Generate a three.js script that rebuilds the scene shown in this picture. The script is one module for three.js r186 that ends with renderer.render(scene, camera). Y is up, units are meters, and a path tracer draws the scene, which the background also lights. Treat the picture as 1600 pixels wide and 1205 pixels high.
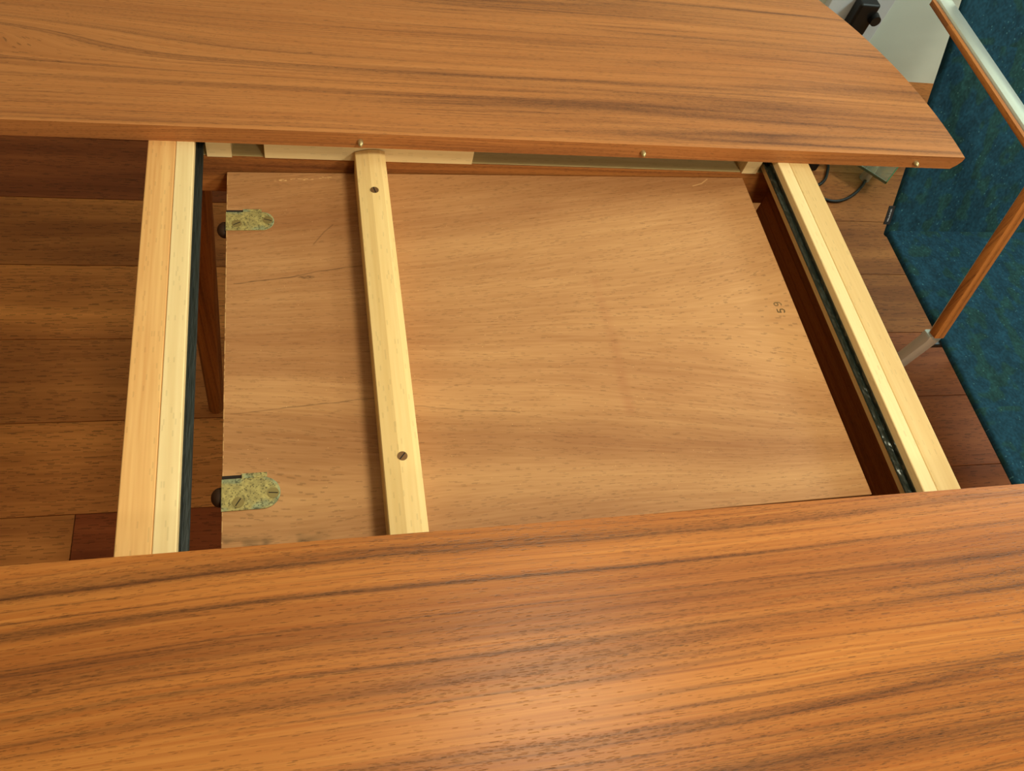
import * as THREE from 'three';
import { RoundedBoxGeometry } from 'three/addons/geometries/RoundedBoxGeometry.js';
import { mergeGeometries, toCreasedNormals } from 'three/addons/utils/BufferGeometryUtils.js';

// ---------------------------------------------------------------- camera, light, exposure
const scene = new THREE.Scene();
const renderer = new THREE.WebGLRenderer({ antialias: true });
renderer.toneMapping = THREE.LinearToneMapping;
renderer.toneMappingExposure = 1.21;
renderer.shadowMap.enabled = true;
renderer.shadowMap.type = THREE.PCFSoftShadowMap;

const camera = new THREE.PerspectiveCamera(50.07, 1600 / 1205, 0.05, 20);
camera.position.set(0, 1.37, 0);
camera.quaternion.setFromRotationMatrix(new THREE.Matrix4().makeBasis(
  new THREE.Vector3(0.96759558, 0.19549353, 0.15981577),
  new THREE.Vector3(0.03582509, 0.52023312, -0.85327256),
  new THREE.Vector3(-0.24995072, 0.83134817, 0.49637169)));
scene.add(camera);

const LAMP = { at: [0.43, 1.66, -0.23], colour: [1.0, 0.92, 0.68], cd: 1.85, size: 6 };
const COOL_FILL = { at: [2.25, 1.65, -1.0], colour: [0.80, 1.0, 0.98], cd: 3.3, size: 10, globe: 0.2 };  // added cool fill, unseen; brightens the back wall and chair side
const STAND_FILL = { at: [1.05, 1.66, 1.75], colour: [1.0, 0.96, 0.78], cd: 3.9, size: 6 };  // added fill, unseen; lifts the faces turned toward the viewer
scene.background = new THREE.Color(0x000000);

// ---------------------------------------------------------------- helpers
function mulberry(a) { return () => { a = (a + 0x6D2B79F5) | 0; let t = Math.imul(a ^ (a >>> 15), 1 | a); t = (t + Math.imul(t ^ (t >>> 7), 61 | t)) ^ t; return ((t ^ (t >>> 14)) >>> 0) / 4294967296; }; }
const rnd = mulberry(20);
const PT = new Float32Array(65536); { const r = mulberry(7); for (let i = 0; i < 65536; i++) PT[i] = r(); }
function hash(ix, iy) { let h = Math.imul(ix, 374761393) + Math.imul(iy, 668265263); h = Math.imul(h ^ (h >>> 13), 1274126177); return PT[(h ^ (h >>> 16)) & 65535]; }
function noise(x, y) {
  const ix = Math.floor(x), iy = Math.floor(y), fx = x - ix, fy = y - iy;
  const u = fx * fx * (3 - 2 * fx), v = fy * fy * (3 - 2 * fy);
  const a = hash(ix, iy), b = hash(ix + 1, iy), c = hash(ix, iy + 1), d = hash(ix + 1, iy + 1);
  return a + (b - a) * u + (c - a) * v + (a - b - c + d) * u * v;
}
function fbm(x, y, n) { let s = 0, a = 0.5, t = 0; for (let i = 0; i < n; i++) { s += a * noise(x, y); t += a; a *= 0.5; x = x * 2.03 + 17.1; y = y * 2.03 + 5.3; } return s / t; }
const clamp = (x, a = 0, b = 1) => x < a ? a : x > b ? b : x;
const step = (a, b, x) => { const t = clamp((x - a) / (b - a)); return t * t * (3 - 2 * t); };
const lin = c => c <= 0.04045 ? c / 12.92 : Math.pow((c + 0.055) / 1.055, 2.4);

function texture(w, h, fn, srgb = true) {                 // fn(u, v, out) fills out with 0..255 values
  const d = new Uint8Array(w * h * 4), o = [0, 0, 0];
  for (let j = 0, k = 0; j < h; j++) for (let i = 0; i < w; i++, k += 4) {
    fn((i + 0.5) / w, (j + 0.5) / h, o);
    d[k] = clamp(o[0], 0, 255); d[k + 1] = clamp(o[1], 0, 255); d[k + 2] = clamp(o[2], 0, 255); d[k + 3] = 255;
  }
  const t = new THREE.DataTexture(d, w, h, THREE.RGBAFormat);
  t.magFilter = THREE.LinearFilter; t.minFilter = THREE.LinearMipmapLinearFilter; t.generateMipmaps = true;
  t.wrapS = t.wrapT = THREE.RepeatWrapping; t.anisotropy = 8;
  if (srgb) t.colorSpace = THREE.SRGBColorSpace;
  t.needsUpdate = true;
  return t;
}
function std(o) { return new THREE.MeshPhysicalMaterial(o); }
// planar uv in metres: u along the grain axis, v across; (ox, oy) is subtracted, (sx, sy) is the size one texture covers
function grainUV(g, axis, sx, sy, ox = 0, oy = 0) {
  if (g.index) g = g.toNonIndexed();
  const p = g.attributes.position, uv = new Float32Array(p.count * 2);
  const A = new THREE.Vector3(), B = new THREE.Vector3(), C = new THREE.Vector3(), n = new THREE.Vector3();
  const ax = 'xyz'.indexOf(axis);
  for (let i = 0; i < p.count; i += 3) {
    A.fromBufferAttribute(p, i); B.fromBufferAttribute(p, i + 1); C.fromBufferAttribute(p, i + 2);
    n.copy(B).sub(A).cross(C.clone().sub(A)).normalize();
    const an = [Math.abs(n.x), Math.abs(n.y), Math.abs(n.z)];
    an[ax] -= 0.3;
    const dom = an.indexOf(Math.max(...an));
    const rest = [0, 1, 2].filter(k => k !== ax && k !== dom);
    [A, B, C].forEach((q, k) => {
      const c = q.toArray();
      let u, v;
      if (dom === ax) { const r = [0, 1, 2].filter(k2 => k2 !== ax); u = c[r[0]] * 0.2; v = c[r[1]]; }
      else { u = c[ax]; v = c[rest[0]] + (rest[0] === 1 ? 0.31 : 0); }
      uv[(i + k) * 2] = (u - ox) / sx; uv[(i + k) * 2 + 1] = (v - oy) / sy;
    });
  }
  g.setAttribute('uv', new THREE.BufferAttribute(uv, 2));
  return g;
}
function box(x0, x1, y0, y1, z0, z1, r = 0.0012, seg = 1) {
  const w = x1 - x0, h = y1 - y0, d = z1 - z0;
  const g = new RoundedBoxGeometry(w, h, d, seg, Math.min(r, w * 0.45, h * 0.45, d * 0.45));
  g.translate((x0 + x1) / 2, (y0 + y1) / 2, (z0 + z1) / 2);
  return g;
}
const used = {};
function numbered(n) { used[n] = (used[n] ?? -1) + 1; return used[n] ? `${n}_${String(used[n]).padStart(3, '0')}` : n; }
function mesh(name, g, m, parent) {
  const o = new THREE.Mesh(g, m); o.name = parent ? name : numbered(name);
  o.castShadow = o.receiveShadow = true; (parent || scene).add(o); return o;
}
function part(name, g, m, parent, label) {
  const same = parent.children.filter(c => c.name.replace(/_\d{3}$/, '') === name).length;
  const o = mesh(same ? `${name}_${String(same).padStart(3, '0')}` : name, g, m, parent);
  if (label) o.userData.label = label;
  return o;
}
function thing(name, label, category, at = [0, 0, 0]) {
  const o = new THREE.Group(); o.name = numbered(name); o.position.set(...at); scene.add(o);
  o.userData = { label, category }; return o;
}
function struct(name, g, m, label) { const o = mesh(name, g, m); o.userData = { kind: 'structure' }; if (label) o.userData.label = label; return o; }

// ---------------------------------------------------------------- materials
// teak: streaks run along x. Returns colour and height
function teakAt(x, z, s, k, out) {
  const warp = 0.014 * (fbm(x * 1.5 + s, z * 4 + s, 2) - 0.5) + 0.004 * (noise(x * 4 + s, z * 14) - 0.5) + 0.0011 * (noise(x * 16, z * 60 + s) - 0.5);
  const w = z + warp + (k.cath ? k.cath(x, z) : 0);
  const broad = fbm(w * 26 + s, x * 0.5 + s, 3);
  const n1 = noise(w * 46 + s * 3, x * 0.4 + s), n2 = noise(w * 120 + s * 5, x * 0.9), n3 = noise(w * 260 + s, x * 1.6);
  const l1 = Math.pow(1 - Math.abs(2 * n1 - 1), 8) * (0.35 + 0.65 * step(0.3, 0.65, noise(w * 18 + 9, x * 1.6 + s)));
  const l2 = Math.pow(1 - Math.abs(2 * n2 - 1), 8) * step(0.2, 0.7, noise(w * 50 + 3, x * 2.2 + s));
  const l3 = Math.pow(1 - Math.abs(2 * n3 - 1), 5) * step(0.35, 0.8, noise(w * 90 + 7, x * 3 + s));
  const n4 = noise(w * 430 + 2 * s, x * 2.4), l4 = Math.pow(1 - Math.abs(2 * n4 - 1), 6) * step(0.45, 0.85, noise(w * 130, x * 4 + s));
  const fib = fbm(w * 520 + s, x * 7, 2), fib2 = noise(w * 1400, x * 18 + s);
  const pz = Math.floor(w * 3000), pr = hash(pz, 77), px = x * (80 + 130 * pr) + pr * 91;
  const pj = Math.floor(px), ph = hash(pj, pz + 5);
  const dens = 0.07 + 0.36 * l1 + 0.22 * l2 + 0.16 * l3 + 0.12 * (broad - 0.5);
  const pore = ph < dens ? step(0, 0.25, px - pj) * step(1, 0.75, px - pj) * (0.3 + 0.7 * hash(pj + 3, pz)) : 0;
  const dark = clamp(0.66 * l1 + 0.5 * l2 + 0.36 * l3 + 0.42 * l4 + 0.32 * step(0.58, 0.85, broad));
  const t = clamp(0.5 + 0.9 * (broad - 0.5) + 0.6 * (fib - 0.5) + 0.45 * (fib2 - 0.5));
  const a = k.light, b = k.mid, c = k.dark;
  for (let i = 0; i < 3; i++) {
    let v = a[i] + (b[i] - a[i]) * t;
    v += (c[i] - v) * dark * 0.85;
    out[i] = v * (1 - k.pore * pore);
  }
  out.h = 0.7 + 0.3 * (fib - 0.5) - 0.6 * pore;
}
const NX0 = -0.37, NXW = 1.27, NZ0 = -0.255, NZW = 0.64, FZ0 = -1.35, FZW = 0.64;
const nearK = { light: [186, 122, 60], mid: [155, 89, 39], dark: [84, 50, 28], pore: 0.32,
  cath: (x, z) => { const dx = x + 0.27, dz = z + 0.055; return 0.05 * Math.exp(-dx * dx * 34) * (Math.exp(-dz * dz * 900) - 0.2); } };
const farK = { light: [188, 126, 72], mid: [164, 102, 55], dark: [104, 64, 40], pore: 0.24,
  cath: (x, z) => { const dx = x + 0.40, dz = z + 0.865; return 0.05 * Math.exp(-dx * dx * 20) * Math.exp(-dz * dz * 700); } };
function teakPair(w, h, x0, xw, z0, zw, s, k, extra) {
  const hs = new Uint8Array(w * h); let n = 0; const o2 = [0, 0, 0];
  const map = texture(w, h, (u, v, o) => { const x = x0 + u * xw, z = z0 + v * zw; teakAt(x, z, s, k, o); if (extra) extra(x, z, o); hs[n++] = clamp(o.h * 255, 0, 255); });
  n = 0;
  const bump = texture(w, h, (u, v, o) => { o[0] = o[1] = o[2] = hs[n++]; }, false);
  return { map, bump };
}
const seg = (x, z, a, b) => { const dx = b[0] - a[0], dz = b[1] - a[1]; const t = clamp(((x - a[0]) * dx + (z - a[1]) * dz) / (dx * dx + dz * dz)); return Math.hypot(x - a[0] - t * dx, z - a[1] - t * dz); };
const poly = (x, z, pts) => { let m = 9; for (let i = 0; i + 1 < pts.length; i++) m = Math.min(m, seg(x, z, pts[i], pts[i + 1])); return m; };

const tNear = teakPair(2048, 2048, NX0, NXW, NZ0, NZW, 3.7, nearK, (x, z, o) => {
  if (Math.abs(x - 0.4) < 0.1 && Math.abs(z + 0.09) < 0.1) { }
});
const tFar = teakPair(2048, 1536, NX0, NXW, FZ0, FZW, 11.3, farK);
const teakNear = std({ map: tNear.map, bumpMap: tNear.bump, bumpScale: 0.00018, roughness: 0.38, specularIntensity: 0.38 });
const teakFar = std({ map: tFar.map, bumpMap: tFar.bump, bumpScale: 0.00018, roughness: 0.38, specularIntensity: 0.38 });

// plain dark teak for aprons and legs, 1 m x 0.25 m
const apronK = { light: [184, 120, 60], mid: [160, 98, 48], dark: [104, 60, 32], pore: 0.22 };
const tApron = teakPair(1024, 512, 0, 1, 0, 0.25, 23.1, apronK);
const apronMat = std({ map: tApron.map, roughness: 0.55, specularIntensity: 0.4 });
const legMat = std({ map: tApron.map, roughness: 0.5, specularIntensity: 0.4 });

// leaf underside: mahogany-like veneer with crack lines, scratches, rub stain and the stamped number
const LX0 = -0.08, LXW = 0.68, LZ0 = -0.745, LZW = 0.48;
const fivePts = [[-0.0048, -0.0022], [-0.0048, 0.0018], [-0.0008, 0.0022], [-0.0014, 0.0], [-0.0002, -0.0022], [0.0026, -0.0024], [0.0044, -0.0008], [0.0044, 0.001], [0.0034, 0.0024]];
const ninePts = [[0.0044, 0.0016], [0.0046, -0.0004], [0.003, -0.0022], [-0.0024, -0.0024], [-0.0046, -0.0008], [-0.0046, 0.001], [-0.003, 0.0024], [-0.0006, 0.0022], [0.0004, 0.0004], [-0.0006, -0.0016], [-0.0022, -0.0024]];
const tLeaf = texture(2048, 1440, (u, v, o) => {
  const x = LX0 + u * LXW, z = LZ0 + v * LZW;
  const slope = -0.17 + 0.34 * step(-0.62, -0.40, z) - 0.16 * step(-0.36, -0.29, z);
  const w = z - slope * (x - 0.2) * 0.8 + 0.02 * (fbm(x * 3, z * 5, 2) - 0.5) + 0.002 * (fbm(x * 14, z * 60, 2) - 0.5);
  const broad = fbm(w * 22, x * 1.6, 3), cloud = fbm(x * 5 + 3, z * 9, 3);
  const fib = fbm(w * 420, x * 14, 3), fine = noise(w * 1300, x * 60);
  const t = clamp(0.5 + 1.1 * (broad - 0.5) + 0.5 * (fib - 0.5) + 0.7 * (cloud - 0.5));
  const li = [194, 146, 97], da = [156, 107, 67];
  for (let i = 0; i < 3; i++) o[i] = da[i] + (li[i] - da[i]) * t + (fine - 0.5) * 9;
  const pz = Math.floor(w * 1500), pr = hash(pz, 31), px = x * (90 + 120 * pr) + 40 * pr, pj = Math.floor(px);
  if (hash(pj, pz) < 0.08) { const m = 1 - 0.13 * step(0, 0.25, px - pj) * step(1, 0.75, px - pj); o[0] *= m; o[1] *= m; o[2] *= m; }
  let k = 0;
  // hairline cracks and a pencil scratch
  const wob = 0.0012 * (noise(x * 90, 3) - 0.5);
  k = Math.max(k, 0.34 * step(0.0009, 0.0003, poly(x, z + wob, [[-0.0626, -0.5733], [-0.04, -0.5767], [-0.007, -0.58], [0.027, -0.5888], [0.0758, -0.596]])) * (0.4 + 0.6 * noise(x * 160, 1)));
  k = Math.max(k, 0.26 * step(0.0009, 0.0003, poly(x, z + wob, [[-0.0644, -0.4148], [0.01, -0.4200], [0.083, -0.4253]])) * (0.3 + 0.7 * noise(x * 140, 5)));
  k = Math.max(k, 0.2 * step(0.0009, 0.0003, poly(x, z + wob, [[0.114, -0.413], [0.16, -0.405], [0.22, -0.399]])) * (0.3 + 0.7 * noise(x * 140, 8)));
  k = Math.max(k, 0.16 * step(0.001, 0.0003, poly(x, z, [[0.0217, -0.627], [0.034, -0.645], [0.0441, -0.6556]])));
  // a small knot mark on the first crack
  k = Math.max(k, 0.35 * step(0.011, 0.006, Math.hypot(x - 0.013, (z + 0.5805) * 3.6)) * noise(x * 500, z * 900));
  for (let i = 0; i < 3; i++) o[i] *= 1 - k;
  // reddish rub stain running across the grain
  const st = 0.075 * step(0.012, 0.001, poly(x, z, [[0.3397, -0.5672], [0.3423, -0.4769], [0.341, -0.3947]]) + 0.003 * noise(x * 80, z * 60)) * (0.4 + 0.6 * noise(z * 60, 2));
  o[0] *= 1 - st * 0.5; o[1] *= 1 - st; o[2] *= 1 - st;
  // chipped pale marks along the far edge and a pale arc scratch
  const ch = step(0.55, 0.72, noise(x * 330, z * 900)) * step(0.0022, 0.0008, Math.abs(z - (-0.7262 - 0.09 * (x - 0.01) + 0.0015 * (noise(x * 200, 4) - 0.5)))) * step(-0.025, -0.01, x) * step(0.06, 0.04, x);
  const arc = 0.5 * step(0.0011, 0.0004, poly(x, z, [[0.5083, -0.721], [0.522, -0.7255], [0.5323, -0.7334]]));
  const e = Math.max(ch * 0.8, arc, hash(Math.floor(x * 1600), Math.floor(z * 1600)) > 0.9997 ? 0.7 : 0, x < -0.0705 && noise(z * 260, 3) > 0.5 ? 0.6 : 0);
  o[0] += (232 - o[0]) * e; o[1] += (190 - o[1]) * e; o[2] += (130 - o[2]) * e;
  // grimy patch at the near left corner
  const gr = step(0.45, 0.7, fbm(x * 50, z * 90, 3)) * step(-0.29, -0.276, z + 0.012 * noise(x * 50, 2)) * step(0.03, -0.03, x) * 0.45;
  o[0] *= 1 - gr; o[1] *= 1 - gr * 0.9; o[2] *= 1 - gr * 0.85;
  // stamped number
  const d9 = poly(x, z, ninePts.map(p => [p[0] + 0.5628, p[1] - 0.5272])), d5 = poly(x, z, fivePts.map(p => [p[0] + 0.5640, p[1] - 0.5172]));
  const ink = Math.max(step(0.0011, 0.0005, d5) * 0.85, step(0.0011, 0.0005, d9) * 0.62) * (0.7 + 0.3 * noise(x * 900, z * 900));
  o[0] += (62 - o[0]) * ink; o[1] += (52 - o[1]) * ink; o[2] += (30 - o[2]) * ink;
});
const leafMat = std({ map: tLeaf, roughness: 0.5, specularIntensity: 0.4 });
const leafEdge = std({ map: tApron.map, color: 0xd8b48c, roughness: 0.6 });

// pale beech strips, 1 m x 0.25 m, grain along u
function beech(s, a, b) {
  return texture(1024, 256, (u, v, o) => {
    const w = v * 0.25 + 0.004 * (fbm(u * 3 + s, v * 4, 2) - 0.5);
    const t = clamp(0.5 + 1.3 * (fbm(w * 130 + s, u * 1.5, 3) - 0.5) + 0.5 * (noise(w * 700, u * 24 + s) - 0.5));
    const fleck = hash(Math.floor(w * 1300), Math.floor(u * 170 + s)) > 0.975 ? 0.93 : 1;
    for (let i = 0; i < 3; i++) o[i] = (a[i] + (b[i] - a[i]) * t) * fleck;
  });
}
const beechPale = std({ map: beech(1.5, [238, 214, 162], [226, 198, 144]), roughness: 0.55, specularIntensity: 0.4 });
const beechWarm = std({ map: beech(8.5, [232, 186, 122], [208, 152, 92]), roughness: 0.55, specularIntensity: 0.4 });
const beechBatten = std({ map: beech(14.5, [236, 206, 146], [224, 188, 124]), roughness: 0.55, specularIntensity: 0.4 });

const coreMat = std({ map: beech(21.5, [206, 184, 130], [190, 166, 112]), roughness: 0.75, specularIntensity: 0.2 });
const beechTan = std({ map: beech(31.5, [214, 184, 128], [203, 169, 112]), roughness: 0.55, specularIntensity: 0.3 });
// metals
const grit = texture(256, 256, (u, v, o) => { o[0] = o[1] = o[2] = 255 * fbm(u * 40, v * 40, 3); }, false);
const runnerMat = std({ color: 0x171e1b, roughness: 0.5, metalness: 0.2, bumpMap: grit, bumpScale: 0.0008 });
const greaseMat = std({ color: 0x1b241d, roughness: 0.24, metalness: 0.3, bumpMap: texture(256, 64, (u, v, o) => { o[0] = o[1] = o[2] = 255 * clamp(1.6 * fbm(u * 60, v * 8, 4) - 0.3); }, false), bumpScale: 0.0025, clearcoat: 0.7, clearcoatRoughness: 0.2 });
const tBrass = texture(256, 256, (u, v, o) => {
  const g = fbm(u * 22, v * 22, 4), sp = step(0.62, 0.72, fbm(u * 60 + 4, v * 60, 2)), gy = step(0.45, 0.65, fbm(u * 6 + 9, v * 6, 2));
  const a = [176, 162, 100], b = [150, 156, 118];
  for (let i = 0; i < 3; i++) o[i] = (a[i] + (b[i] - a[i]) * gy) * (0.72 + 0.5 * g) * (1 - 0.35 * sp);
});
const brassMat = std({ map: tBrass, roughness: 0.55, metalness: 0.25, bumpMap: grit, bumpScale: 0.0002 });
const brassScrew = std({ color: 0x9c8c58, roughness: 0.4, metalness: 0.6 });
const pinMat = std({ color: 0xb8a678, roughness: 0.35, metalness: 0.7 });
const bronzeMat = std({ color: 0x7b5a38, roughness: 0.45, metalness: 0.55 });
const darkSlot = std({ color: 0x1e130a, roughness: 0.9 });
const knuckleMat = std({ color: 0x3a2618, roughness: 0.5, metalness: 0.3 });
const chromeMat = std({ color: 0xd2d8d0, roughness: 0.34, metalness: 0.65 });

// chair
const tFabric = texture(512, 512, (u, v, o) => {
  const a = fbm(u * 34, v * 34, 3), y = noise(u * 180, v * 180), g = step(0.5, 0.66, fbm(u * 22 + 5, v * 22, 2));
  const sp = hash(Math.floor(u * 300), Math.floor(v * 300)) > 0.988 ? hash(Math.floor(u * 300), Math.floor(v * 300) + 9) : 0;
  const b = [26, 58, 74], c = [30, 60, 62];
  for (let i = 0; i < 3; i++) o[i] = (b[i] + (c[i] - b[i]) * g) * (0.7 + 0.35 * a + 0.3 * y) + sp * [46, 58, 50][i];
});
const fabricMat = std({ map: tFabric, roughness: 0.95, specularIntensity: 0.2, sheen: 0.25, sheenRoughness: 0.6, sheenColor: new THREE.Color(0.2, 0.3, 0.35), bumpMap: texture(256, 256, (u, v, o) => { o[0] = o[1] = o[2] = 255 * noise(u * 128, v * 128); }, false), bumpScale: 0.0008 });
const armWood = std({ map: tApron.map, color: new THREE.Color(1.05, 1.0, 0.92), roughness: 0.5, specularIntensity: 0.4 });
const tagMat = std({ map: texture(64, 128, (u, v, o) => { const w = Math.abs(u - 0.5) < 0.13 && v > 0.16 && v < 0.84 && noise(u * 20, v * 26) > 0.35; const c = w ? 150 : 16; o[0] = c; o[1] = c; o[2] = c + 4; }), roughness: 0.7 });

// floor boards: one 1.25 m x 0.7 m grain sheet, tinted per board
const tFloor = texture(2048, 1024, (u, v, o) => {
  const x = u * 1.25, z = v * 0.7;
  const w = z + 0.02 * (fbm(x * 3, z * 6, 2) - 0.5) + 0.003 * (fbm(x * 12, z * 50, 2) - 0.5);
  const t = clamp(0.5 + 1.2 * (fbm(w * 30, x * 1.4, 3) - 0.5) + 0.5 * (fbm(w * 300, x * 12, 2) - 0.5) + 0.5 * (fbm(x * 8, z * 12, 2) - 0.5));
  const a = [198, 138, 82], b = [150, 96, 54];
  const pz = Math.floor(w * 900), px = x * (50 + 60 * hash(pz, 3)), pj = Math.floor(px);
  const p = hash(pj, pz) < 0.1 ? 0.78 : 1;
  for (let i = 0; i < 3; i++) o[i] = (a[i] + (b[i] - a[i]) * t) * p;
});
const floorTint = (r, g, b) => std({ map: tFloor, color: new THREE.Color(r, g, b), roughness: 0.5, specularIntensity: 0.4 });
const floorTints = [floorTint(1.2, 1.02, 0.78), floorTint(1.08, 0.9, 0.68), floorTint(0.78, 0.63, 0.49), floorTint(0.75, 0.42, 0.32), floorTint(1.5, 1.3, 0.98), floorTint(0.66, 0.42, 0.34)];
// board tone by row, with painted-in light falloff left and chair shade right
const leftToneLight = { '-6': 5, '-5': 5, '-4': 1, '-3': 4, '-2': 0, '-1': 4, 0: 0, 1: 1 }, rightToneShade = { '-7': 2, '-6': 2, '-5': 2, '-4': 2, '-3': 2, '-2': 5, '-1': 5, 0: 5, 1: 5 };
const subfloorMat = std({ color: 0x3a2516, roughness: 0.9 });
const plaster = texture(256, 256, (u, v, o) => { const g = fbm(u * 50, v * 50, 3); o[0] = 212 + 12 * g; o[1] = 222 + 12 * g; o[2] = 208 + 12 * g; });
const wallMat = std({ map: plaster, roughness: 0.9, specularIntensity: 0.2 });
const trimMat = std({ color: 0xd9dee0, roughness: 0.5 });
const ceilingMat = std({ color: 0xc9c2b4, roughness: 0.95 });
const sideWallMat = std({ color: 0x93866f, roughness: 0.9, specularIntensity: 0.2 });
const blackPlastic = std({ color: 0x0d0e0e, roughness: 0.45 });
const cableMat = std({ color: 0x141513, roughness: 0.5 });
const glassEdgePale = std({ color: 0xb9cdbb, roughness: 0.3, transmission: 0.3, thickness: 0 });
const glassEdge = std({ color: 0x2f9a66, roughness: 0.25, transmission: 0.4, thickness: 0 });
const glassMat = std({ color: 0xeaf6ee, roughness: 0.03, transmission: 1, thickness: 0.008, ior: 1.52, attenuationColor: new THREE.Color(0.25, 0.75, 0.5), attenuationDistance: 0.06 });

// ---------------------------------------------------------------- the room
const RX0 = -2.4, RX1 = 3.1, RZ0 = -1.84, RZ1 = 2.3, RH = 2.5;
const floor = struct('floor', new THREE.BoxGeometry(RX1 - RX0 + 0.4, 0.12, RZ1 - RZ0 + 0.4).translate((RX0 + RX1) / 2, -0.074, (RZ0 + RZ1) / 2), subfloorMat);
{
  const P = 0.1735, g0 = 0.001, ang = 0.0155, rows = [];
  for (let r = -8; r < 18; r++) {
    const z1 = -0.606 + P * r;                                  // the seam at the row's far side, measured at x = -0.5
    let x = -2.55 - rnd() * 0.7;
    const ends = r === 0 ? [-2.3, -1.3, -0.37, 0.75, 1.9, 3.3] : r > -6 && r < 2 ? [-2.2 + 0.13 * (r & 3), -1.05 - 0.08 * (r & 1), 0.1 + 0.17 * (r & 3), 1.05, 2.1 + 0.1 * r, 3.3] : null;
    let k = 0;
    while (x < RX1 + 0.15) {
      let x1 = ends ? (ends[k] ?? x + 1.1) : x + 0.75 + rnd() * 0.55;
      const a = Math.max(x, RX0 - 0.12), b = Math.min(x1, RX1 + 0.12);
      let tint = Math.floor(rnd() * 3);
      if (a < -0.3 && b > -0.9 && leftToneLight[r] !== undefined) tint = leftToneLight[r];
      if (r === 0 && x > -0.4 && x < 0) tint = 3;
      if (a < 1.5 && b > 1.3 && rightToneShade[r] !== undefined) tint = rightToneShade[r];
      if (b - a > 0.05) {
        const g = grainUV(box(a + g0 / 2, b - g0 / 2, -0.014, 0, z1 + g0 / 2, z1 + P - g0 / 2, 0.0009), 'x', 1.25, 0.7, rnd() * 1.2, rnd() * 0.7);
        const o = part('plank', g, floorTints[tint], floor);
      }
      x = x1; k++;
    }
  }
  for (const c of floor.children) { c.position.set(-0.5 * (1 - Math.cos(ang)), 0, 0); c.rotation.y = -ang; c.position.z = 0.5 * Math.sin(ang); c.position.y = 0; }
}
const wallBack = struct('wall_back', new THREE.BoxGeometry(RX1 - RX0 + 0.4, RH, 0.12).translate((RX0 + RX1) / 2, RH / 2, RZ0 - 0.06), wallMat);
struct('wall_front', new THREE.BoxGeometry(RX1 - RX0 + 0.4, RH, 0.12).translate((RX0 + RX1) / 2, RH / 2, RZ1 + 0.06), sideWallMat);
struct('wall_left', new THREE.BoxGeometry(0.12, RH, RZ1 - RZ0).translate(RX0 - 0.06, RH / 2, (RZ0 + RZ1) / 2), sideWallMat);
struct('wall_right', new THREE.BoxGeometry(0.12, RH, RZ1 - RZ0).translate(RX1 + 0.06, RH / 2, (RZ0 + RZ1) / 2), sideWallMat);
struct('ceiling', new THREE.BoxGeometry(RX1 - RX0 + 0.4, 0.12, RZ1 - RZ0 + 0.4).translate((RX0 + RX1) / 2, RH + 0.06, (RZ0 + RZ1) / 2), ceilingMat);
struct('trim_1', box(1.40, 1.59, 0.001, 2.1, RZ0, RZ0 + 0.022, 0.004, 2), trimMat);

// ---------------------------------------------------------------- lamps (above the frame), added fills included
function lamp(name, label, L, stand) {
  const t = thing(name, label, 'lamp', [L.at[0], stand ? 0 : RH, L.at[2]]);
  const y = stand ? L.at[1] : L.at[1] - RH, R = L.globe ?? 0.14;
  if (stand) {
    part('base', new THREE.LatheGeometry([[0.0001, 0], [0.15, 0], [0.15, 0.012], [0.14, 0.02], [0.012, 0.026], [0.0001, 0.026]].map(p => new THREE.Vector2(...p)), 40), chromeMat, t);
    part('pole', new THREE.CylinderGeometry(0.01, 0.01, y - R - 0.02, 16).translate(0, 0.023 + (y - R - 0.02) / 2, 0), chromeMat, t);
  } else {
    part('canopy', new THREE.CylinderGeometry(0.05, 0.055, 0.025, 32).translate(0, -0.0125, 0), trimMat, t);
    part('cord', new THREE.CylinderGeometry(0.004, 0.004, Math.max(0.01, -y - R), 10).translate(0, (y + R) / 2, 0), cableMat, t);
  }
  const c = new THREE.Color(...L.colour);
  part('globe', new THREE.SphereGeometry(R, 40, 24).translate(0, y, 0), new THREE.MeshStandardMaterial({ color: 0xffffff, emissive: c, emissiveIntensity: 2 }), t);
  const p = new THREE.PointLight(c, L.cd, 0, 2); p.position.set(0, y, 0); p.castShadow = true; p.shadow.radius = L.size; p.shadow.bias = -0.0005; p.shadow.mapSize.set(2048, 2048);
  p.name = 'lamp_light'; t.add(p);
}
lamp('pendant_lamp', 'warm opal globe lamp hanging low over the dining table', LAMP);
lamp('cool_fill_lamp', 'added cool white fill lamp, an unseen globe high up beside the back wall', COOL_FILL);
lamp('fill_floor_lamp', 'added fill light as an unseen standing globe lamp behind the near half of the table', STAND_FILL, true);

// ---------------------------------------------------------------- the dining table
const table = thing('dining_table', 'round teak dining table pulled apart in two halves on pale wooden rails', 'table', [0.255, 0, -0.485]);
const TX = 0.255, TZ = -0.485;
const local = g => g.translate(-TX, 0, -TZ);
const CX = 0.2665, R = 0.62, TOP = 0.72, UND = 0.699;
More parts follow.
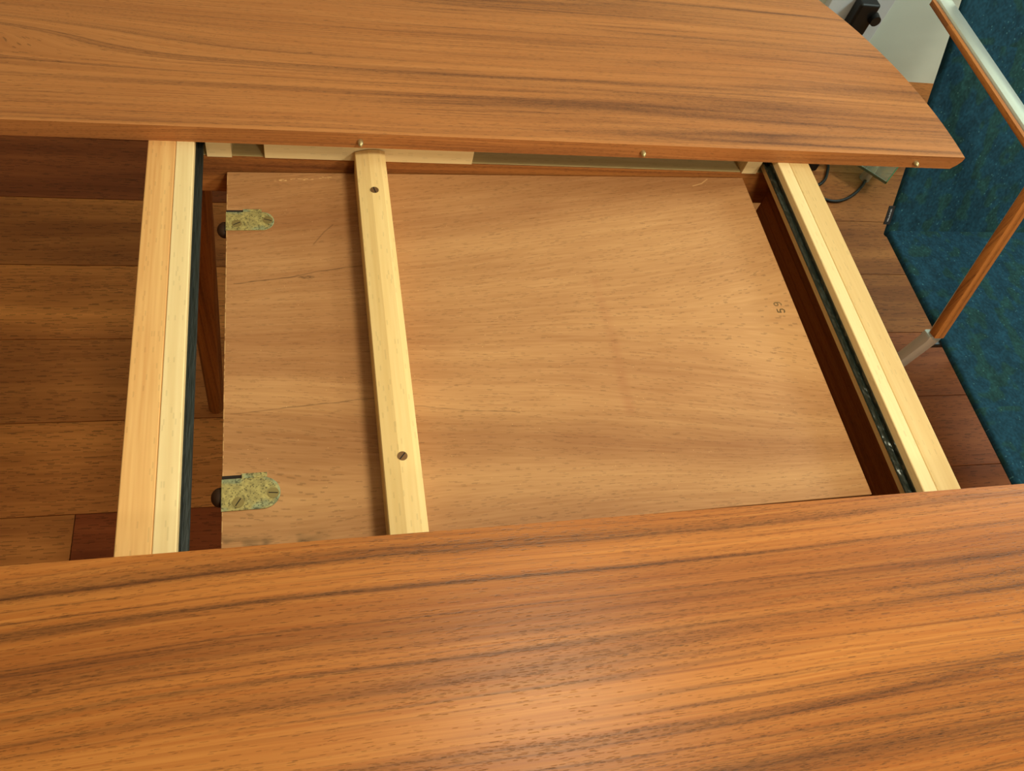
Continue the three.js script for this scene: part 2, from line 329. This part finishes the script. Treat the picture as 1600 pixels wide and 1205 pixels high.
// half disc with a square split edge and an under-cut rim; dir -1 = far half, +1 = near half
function halfTop(zs, dir) {
  const prof = [[R - 0.0012, TOP], [R, TOP - 0.0012], [R, TOP - 0.007], [R - 0.003, TOP - 0.0135], [R - 0.010, UND]];
  const N = 120, pos = [];
  const pt = (j, i) => { const a = Math.PI * i / N; return [CX + prof[j][0] * Math.cos(a), prof[j][1], zs + dir * prof[j][0] * Math.sin(a)]; };
  const tri = (a, b, c) => { if (dir > 0) pos.push(...a, ...b, ...c); else pos.push(...a, ...c, ...b); };
  for (let j = 0; j + 1 < prof.length; j++) for (let i = 0; i < N; i++) {
    const a = pt(j, i), b = pt(j, i + 1), c = pt(j + 1, i + 1), d = pt(j + 1, i);
    tri(a, b, c); tri(a, c, d);
  }
  const L = prof.length - 1;
  for (let i = 0; i < N; i++) {
    tri([CX, TOP, zs], pt(0, i + 1), pt(0, i));
    tri([CX, UND, zs], pt(L, i), pt(L, i + 1));
  }
  for (let j = 0; j < L; j++) { const a = pt(j, 0), b = pt(j, N), c = pt(j + 1, N), d = pt(j + 1, 0); tri(a, c, b); tri(a, d, c); }
  const g = new THREE.BufferGeometry();
  g.setAttribute('position', new THREE.Float32BufferAttribute(pos, 3));
  g.computeVertexNormals();
  return toCreasedNormals(g, 0.45);
}
const FS = -0.7215, NS = -0.249;
const farTop = part('tabletop', local(grainUV(halfTop(FS, -1), 'x', NXW, FZW, NX0, FZ0)), teakFar, table, 'far half of the round teak top with brass pins in its split edge');
part('tabletop', local(grainUV(halfTop(NS, 1), 'x', NXW, NZW, NX0, NZ0)), teakNear, table, 'near half of the round teak top with dark streaked grain');
{ // brass guide pins in the far split edge
  const prof = [[0.0001, 0.0082], [0.0012, 0.0078], [0.0024, 0.0062], [0.0032, 0.0038], [0.0034, 0.002], [0.0034, -0.012]].map(p => new THREE.Vector2(...p)).reverse();
  for (const x of [0.0767, 0.4186, 0.8140]) {
    const g = new THREE.LatheGeometry(prof, 24).rotateX(Math.PI / 2).translate(x, 0.7085, FS);
    part('guide_pin', local(g), pinMat, farTop);
  }
}
// slide rails: outer warm strip, inner pale strip, black metal runner along the inner face
function rail(xo, xs, xi, runMat, label) {
  const s = Math.sign(xi - xo), z0 = -1.12, z1 = 0.16, y0 = 0.665;
  const o = part('slide_rail', local(grainUV(box(Math.min(xo, xs), Math.max(xo, xs), y0, UND, z0, z1, 0.0014, 2), 'z', 1, 0.25, 0.1, xo)), s > 0 ? beechWarm : beechTan, table, label);
  part('inner_strip', local(grainUV(box(Math.min(xi, xs) , Math.max(xi, xs), y0, UND, z0, z1, 0.0014, 2), 'z', 1, 0.25, -1.2, xi * 2)), beechPale, o);
  // L shaped runner
  const sh = new THREE.Shape();
  const q = [[-0.002, 0.689], [0.0012, 0.689], [0.0012, 0.6835], [0.0066, 0.6825], [0.0074, 0.6812], [0.0066, 0.680], [-0.002, 0.680]].map(p => [xi + s * p[0], p[1]]);
  (s > 0 ? q : q.reverse()).forEach((p, i) => i ? sh.lineTo(...p) : sh.moveTo(...p));
  const g = new THREE.ExtrudeGeometry(sh, { depth: 1.0, bevelEnabled: false, steps: 1 }).translate(0, 0, -1.0);
  part('runner', local(grainUV(g, 'z', 0.5, 0.06)), runMat, o);
}
rail(-0.146, -0.118, -0.0995, runnerMat, 'left pale rail with a dull black runner');
rail(0.656, 0.627, 0.6105, greaseMat, 'right pale rail with a greasy black runner');
// under-frame
const AF = -0.739, AN = -0.2315, AX0 = -0.146, AX1 = 0.656;
const fa = part('apron', local(grainUV(box(AX0, AX1, 0.607, 0.663, AF - 0.045, AF - 0.0016, 0.0006), 'x', 1, 0.25, -0.3)), coreMat, table, 'far apron with a raw pale top edge');
part('veneer', local(grainUV(box(AX0, AX1, 0.607, 0.6629, AF - 0.0015, AF, 0.0005), 'x', 1, 0.25, -0.3)), apronMat, fa);
part('apron', local(grainUV(box(AX0, AX1, 0.607, 0.663, AN, AN + 0.022), 'x', 1, 0.25, 0.3)), apronMat, table);
part('apron', local(grainUV(box(AX0, AX0 + 0.019, 0.59, 0.663, AF, AN), 'z', 1, 0.25, -1)), apronMat, table);
part('apron', local(grainUV(box(AX1 - 0.019, AX1, 0.56, 0.663, AF, AN), 'z', 1, 0.25, -1.1)), apronMat, table);
for (const x of [-0.03, 0.535]) part('leaf_bearer', local(grainUV(box(x, x + 0.03, 0.585, x < 0 ? 0.6075 : 0.6195, AF, AN), 'z', 1, 0.25)), apronMat, table);
// packing blocks between far apron and top, notched for the runners
const BZ = -0.7375;
function block(x0, x1, side) {
  let g;
  if (!side) g = box(x0, x1, 0.6632, UND, BZ - 0.024, BZ, 0.001);
  else {
    const s = side, a = s > 0 ? x0 : x1, n = a + s * 0.0082;
    const q = [[a, UND], [s > 0 ? x1 : x0, UND], [s > 0 ? x1 : x0, 0.6632], [n, 0.6632], [n, 0.690], [a, 0.690]];
    if (s > 0) q.reverse();
    const sh = new THREE.Shape(); q.forEach((p, i) => i ? sh.lineTo(...p) : sh.moveTo(...p));
    g = new THREE.ExtrudeGeometry(sh, { depth: 0.024, bevelEnabled: false }).translate(0, 0, BZ - 0.024);
  }
  part('packing_block', local(grainUV(g, 'x', 1, 0.25, x0 * 3, x0)), beechPale, table);
}
block(-0.0988, -0.0640, 1); block(-0.0286, 0.2140, 0); block(0.5800, 0.6098, -1);
// splayed tapering legs
for (const [sx, sz] of [[1, 1], [-1, 1], [1, -1], [-1, -1]]) {
  const top = new THREE.Vector3(-0.118, 0.655, -0.788), foot = new THREE.Vector3(-0.1455, 0, -0.795);
  const N = 20, M = 24, pos = [];
  const pt = (i, j) => { const t = i / N, r = (0.026 - 0.0125 * Math.pow(t, 1.15)) , a = 2 * Math.PI * j / M; const c = top.clone().lerp(foot, t); return [c.x + r * Math.cos(a), c.y, c.z + r * Math.sin(a)]; };
  for (let i = 0; i < N; i++) for (let j = 0; j < M; j++) { const a = pt(i, j), b = pt(i, j + 1), c = pt(i + 1, j + 1), d = pt(i + 1, j); pos.push(...a, ...b, ...c, ...a, ...c, ...d); }
  for (let j = 0; j < M; j++) pos.push(top.x, top.y, top.z, ...pt(0, j + 1), ...pt(0, j), foot.x, foot.y, foot.z, ...pt(N, j), ...pt(N, j + 1));
  for (let i = 0; i < pos.length; i += 3) { if (sx < 0) pos[i] = 2 * TX - pos[i]; if (sz < 0) pos[i + 2] = 2 * TZ - pos[i + 2]; }
  if (sx * sz < 0) for (let i = 0; i < pos.length; i += 9) for (let k = 0; k < 3; k++) { const t = pos[i + 3 + k]; pos[i + 3 + k] = pos[i + 6 + k]; pos[i + 6 + k] = t; }
  const g = new THREE.BufferGeometry(); g.setAttribute('position', new THREE.Float32BufferAttribute(pos, 3)); g.computeVertexNormals();
  part('leg', local(grainUV(toCreasedNormals(g, 0.6), 'y', 1, 0.25, sx, sz)), legMat, table);
}

// ---------------------------------------------------------------- the stored leaf
const LL = 0.6567, tilt = Math.atan2(0.015, 0.6565);
const leaf = thing('table_leaf', 'folded extension leaf lying underside up in the table opening with a pale batten', 'table leaf', [-0.0715, 0.641, -0.737]);
leaf.rotation.z = tilt;
const LD = 0.4615;
{
  const slab = (y0, y1) => grainUV(box(0, LL, y0, y1, 0, LD, 0.0008), 'x', LXW, LZW, LX0 + 0.0715, LZ0 + 0.737);
  part('leaf_board', slab(-0.0158, 0), leafMat, leaf, 'upper board with brass hinges, a screwed batten and a stamped number');
  part('leaf_board', slab(-0.0325, -0.0167), leafMat, leaf);
  // batten, eight-sided top
  const bx = 0.162, sh = new THREE.Shape();
  [[-0.0165, 0.0003], [0.0165, 0.0003], [0.0165, 0.0345], [0.0110, 0.0372], [-0.002, 0.0372], [-0.0160, 0.0335], [-0.0165, 0.0325]].forEach((p, i) => i ? sh.lineTo(...p) : sh.moveTo(...p));
  const bl = 0.480, g = new THREE.ExtrudeGeometry(sh, { depth: bl, bevelEnabled: true, bevelThickness: 0.001, bevelSize: 0.0008, bevelSegments: 1 }).translate(bx, 0.0005, 0.0012);
  const bat = part('batten', grainUV(g, 'z', 1, 0.25, 0, 0.03), beechBatten, leaf, 'pale chamfered wooden batten');
  for (const z of [-0.6725, -0.3388]) {
    const s = part('screw', new THREE.CylinderGeometry(0.0047, 0.0047, 0.0016, 28).translate(bx + 0.0007, 0.0378, z + 0.737), bronzeMat, bat);
    part('screw_slot', new THREE.BoxGeometry(0.0010, 0.0006, 0.0082).rotateY(z < -0.5 ? 0.25 : -0.7).translate(bx + 0.0007, 0.0386, z + 0.737), darkSlot, bat);
  }
}
// brass hinges let into the left edge
function hinge(z0, z1, x1, screws, tab, knob, turn) {
  const ZZ = z => z + 0.737, XX = x => x + 0.0715, y = 0.0004;
  const sh = new THREE.Shape(), r = (z1 - z0) / 2, zc = (z0 + z1) / 2;
  sh.moveTo(XX(-0.0716), -ZZ(z0)); sh.lineTo(XX(-0.0716), -ZZ(z1)); sh.lineTo(XX(x1 - r), -ZZ(z1));
  sh.absarc(XX(x1 - r), -ZZ(zc), r, -Math.PI / 2, Math.PI / 2, false); sh.lineTo(XX(-0.0716), -ZZ(z0));
  const g = new THREE.ExtrudeGeometry(sh, { depth: 0.0006, bevelEnabled: true, bevelThickness: 0.0002, bevelSize: 0.0002, bevelSegments: 1, curveSegments: 20 }).rotateX(-Math.PI / 2).translate(0, y, 0);
  const h = part('hinge', grainUV(g, 'x', 0.08, 0.08, 0, zc), brassMat, leaf);
  screws.forEach(([x, z, a]) => {
    part('hinge_screw', new THREE.CylinderGeometry(0.0052, 0.0054, 0.0005, 26).translate(XX(x), y + 0.00095, ZZ(z)), brassScrew, h);
    part('screw_slot', new THREE.BoxGeometry(0.0085, 0.0004, 0.0009).rotateY(a).translate(XX(x), y + 0.0011, ZZ(z)), darkSlot, h);
  });
  // raised tab along the far side and the recess beside it
  part('hinge_tab', grainUV(box(XX(tab[0]), XX(tab[1]), 0.0002, 0.0016, ZZ(tab[2]), ZZ(tab[3]), 0.0003), 'x', 0.08, 0.08, 0.02, 0.01), brassMat, h);
  part('hinge_recess', new THREE.BoxGeometry(tab[0] + 0.0715, 0.0006, (tab[3] - tab[2]) * 0.75).translate(XX((tab[0] - 0.0715) / 2), 0.0004, ZZ((tab[2] + tab[3]) / 2 + 0.0004)), darkSlot, h);
  part('hinge_knuckle', new THREE.SphereGeometry(0.0085, 20, 14).scale(1, 0.8, knob[2]).translate(XX(knob[0]), -0.0085, ZZ(knob[1])), knuckleMat, h);
}
hinge(-0.6738, -0.6475, -0.0203, [[-0.060, -0.6566, 0.5], [-0.0268, -0.6618, -0.3]], [-0.0535, -0.0335, -0.6778, -0.6742], [-0.0735, -0.6558, 1.25]);
hinge(-0.3452, -0.3138, -0.0200, [[-0.0570, -0.3215, 1.0], [-0.0262, -0.3285, -0.1]], [-0.0540, -0.0315, -0.3500, -0.3450], [-0.0735, -0.3318, 1.15]);

// ---------------------------------------------------------------- the armchair beside the table
const chair = thing('armchair', 'blue wool armchair with steel and wood arm frames right of the table', 'armchair', [1.33, 0, -0.65]);
{
  const cl = g => g.translate(-1.33, 0, 0.65);
  const XL = 1.040, XR = 1.62;
  const fab = (g, a = 'x') => cl(grainUV(g, a, 0.5, 0.5));
  part('seat', fab(box(XL, XR, 0.396, 0.411, -0.872, -0.30, 0.006, 3)), fabricMat, chair);
  const lean = Math.atan2(0.164, 0.303), bk = box(XL, XR, 0, 0.72, -0.015, 0, 0.006, 3).rotateX(-lean).translate(0, 0.398, -0.862);
  const back = part('backrest', fab(bk), fabricMat, chair);
  part('label_tag', cl(grainTag()), tagMat, back, 'small black woven tag with pale lettering');
  function grainTag() {
    const g = new THREE.BoxGeometry(0.0015, 0.034, 0.0125); // stands out of the side seam
    g.rotateY(Math.PI / 2).rotateX(-lean).translate(XL - 0.0082, 0.434, -0.884);
    return g;
  }
  // bent side frames: path in the (z, y) plane
  function bar(path, o0, o1, x0, x1, b = 0.002) {
    const n = path.length, L = [], Rr = [];
    for (let i = 0; i < n; i++) {
      const d0 = i ? [path[i][0] - path[i - 1][0], path[i][1] - path[i - 1][1]] : null, d1 = i < n - 1 ? [path[i + 1][0] - path[i][0], path[i + 1][1] - path[i][1]] : null;
      const nn = d => { const l = Math.hypot(...d); return [-d[1] / l, d[0] / l]; };
      let a = nn(d0 || d1), c = nn(d1 || d0); let m = [a[0] + c[0], a[1] + c[1]]; const k = 2 / (m[0] * m[0] + m[1] * m[1]); m = [m[0] * k, m[1] * k];
      L.push([path[i][0] + m[0] * o1, path[i][1] + m[1] * o1]); Rr.push([path[i][0] + m[0] * o0, path[i][1] + m[1] * o0]);
    }
    const sh = new THREE.Shape(); [...L, ...Rr.reverse()].reverse().forEach((p, i) => i ? sh.lineTo(...p) : sh.moveTo(...p));
    const g = new THREE.ExtrudeGeometry(sh, { depth: x1 - x0 - 2 * b, bevelEnabled: true, bevelThickness: b, bevelSize: b * 0.8, bevelOffset: -b * 0.8, bevelSegments: 2 });
    // shape x -> world z, shape y -> y, depth -> -x ... map (a, b, c) to (c, b, a) mirrored to keep winding
    g.rotateY(-Math.PI / 2); // (a,b,c) -> (-c, b, a)
    g.translate(x1 - b, 0, 0);
    return toCreasedNormals(g, 0.5);
  }
  const arc = (p, q, r, rad, n = 8) => { // rounded corner at q
    const a = new THREE.Vector2(p[0] - q[0], p[1] - q[1]).normalize(), b = new THREE.Vector2(r[0] - q[0], r[1] - q[1]).normalize();
    const th = Math.acos(clamp(a.dot(b), -1, 1)), t = rad / Math.tan(th / 2), s = [q[0] + a.x * t, q[1] + a.y * t], e = [q[0] + b.x * t, q[1] + b.y * t], out = [];
    for (let i = 0; i <= n; i++) { const k = i / n, u = 1 - k; out.push([u * u * s[0] + 2 * u * k * q[0] + k * k * e[0], u * u * s[1] + 2 * u * k * q[1] + k * k * e[1]]); }
    return out;
  };
  const A = [-1.17, 0.737], B = [-0.700, 0.737], C = [-0.623, 0.425], D = [-0.660, 0];
  for (const x of [0.990, 1.640]) {
    const f = part('arm_frame', cl(bar([A, [B[0] + 0.004, B[1]]], -0.014, 0, x + 0.009, x + 0.037, 0.006)), chromeMat, chair, 'polished steel arm frame');
    part('frame_leg', cl(bar([[-0.6250, 0.433], ...arc(B, C, D, 0.02, 4).slice(2), D], -0.014, 0.004, x, x + 0.025, 0.003)), chromeMat, f);
    part('frame_post', cl(bar([[B[0], 0.733], [C[0], C[1] + 0.004]], -0.008, 0.004, x + 0.003, x + 0.024, 0.002)), chromeMat, f);
    part('wood_strip', cl(grainUV(bar([[-1.062, 0.733], [B[0] + 0.002, 0.733]], -0.009, 0, x, x + 0.008, 0.002), 'z', 1, 0.25, 0, x)), armWood, f, 'brown wooden armrest strip');
    part('wood_strip', cl(grainUV(bar([[B[0], 0.735], [C[0], 0.437]], -0.006, 0.009, x, x + 0.0195, 0.0025), 'y', 1, 0.25, 0, x)), armWood, f, 'brown wooden strip on the front post');
  }
  // rear legs under the seat and the seat rail
  for (const x of [1.52, 1.62]) part('rear_leg', cl(bar([[-0.80, 0.397], [-0.86, 0]], -0.008, 0.008, x, x + 0.024)), chromeMat, chair);
  part('seat_rail', cl(box(1.006, 1.664, 0.392, 0.402, -0.636, -0.626, 0.003)), blackPlastic, chair);
}

// ---------------------------------------------------------------- things by the back wall
{
  const t = thing('glass_stand', 'low clear glass stand with a green edge on the floor beyond the table', 'glass stand', [1.58, 0, -1.52]);
  const h = 0.06, k = (1.37 - h) / 1.37;
  const c = [1.5559 * k, -1.4153 * k], a = Math.atan2(-0.066, 0.0708);
  const g = box(0, 0.34, h - 0.008, h, -0.26, 0, 0.0006);
  const m = new THREE.Matrix4().makeRotationY(-a).setPosition(c[0] - 1.58, 0, c[1] + 1.52);
  const pl = part('glass_plate', g.applyMatrix4(m), glassMat, t);
  part('plate_edge', box(0.001, 0.339, h - 0.0078, h - 0.0002, 0.0002, 0.0024, 0.0008).applyMatrix4(m), glassEdge, pl, 'green cut edge of the glass');
  part('plate_edge', box(0.0002, 0.0024, h - 0.0078, h - 0.0002, -0.259, -0.001, 0.0008).applyMatrix4(m), glassEdgePale, pl, 'pale cut edge of the glass');
  for (const [x, z] of [[0.05, -0.05], [0.29, -0.05], [0.29, -0.21], [0.05, -0.21]]) part('foot', new THREE.CylinderGeometry(0.012, 0.014, h - 0.008, 20).translate(x, (h - 0.008) / 2, z).applyMatrix4(m), chromeMat, t);
}
function cable(label, pts, r) {
  const c = new THREE.CatmullRomCurve3(pts.map(p => new THREE.Vector3(p[0], p[2] ?? r + 0.0005, p[1])));
  const o = mesh('cable', new THREE.TubeGeometry(c, 240, r, 10, false), cableMat); o.userData = { label, category: 'cable' };
}
cable('black cable looping over the floor between the right rail and the glass stand', [[1.4900, -1.560], [1.5200, -1.4700], [1.4852, -1.4125], [1.4302, -1.3622], [1.3816, -1.3382], [1.3517, -1.3352], [1.3150, -1.3470], [1.25, -1.355], [1.16, -1.375], [1.13, -1.43], [1.19, -1.45], [1.26, -1.415], [1.318, -1.3870], [1.355, -1.4055], [1.381, -1.4414], [1.3955, -1.4728], [1.4045, -1.52], [1.42, -1.60]], 0.0040);
{
  const t = thing('power_adapter', 'black power adapter lying on the floor behind the right rail', 'adapter', [1.30, 0, -1.475]);
  part('case', box(-0.05, 0.05, 0.0005, 0.03, -0.03, 0.03, 0.005, 3), blackPlastic, t);
  part('strain_relief', new THREE.CylinderGeometry(0.004, 0.006, 0.022, 14).rotateZ(Math.PI / 2).translate(0.06, 0.015, 0), cableMat, t);
}
{
  const z = RZ0 + 0.022;
  const t = thing('wall_plug', 'black plug on the white trim at the top edge of the picture', 'plug', [1.50, 0.21, z]);
  part('plug_body', box(-0.033, 0.028, -0.035, 0.06, 0, 0.036, 0.008, 3), blackPlastic, t);
  part('plug_cap', new THREE.CylinderGeometry(0.014, 0.016, 0.02, 20).rotateX(Math.PI / 2).translate(0.026, 0.022, 0.04), blackPlastic, t);
  part('cord_end', new THREE.CylinderGeometry(0.005, 0.006, 0.03, 14).translate(-0.002, -0.048, 0.016), cableMat, t);
}

renderer.render(scene, camera);
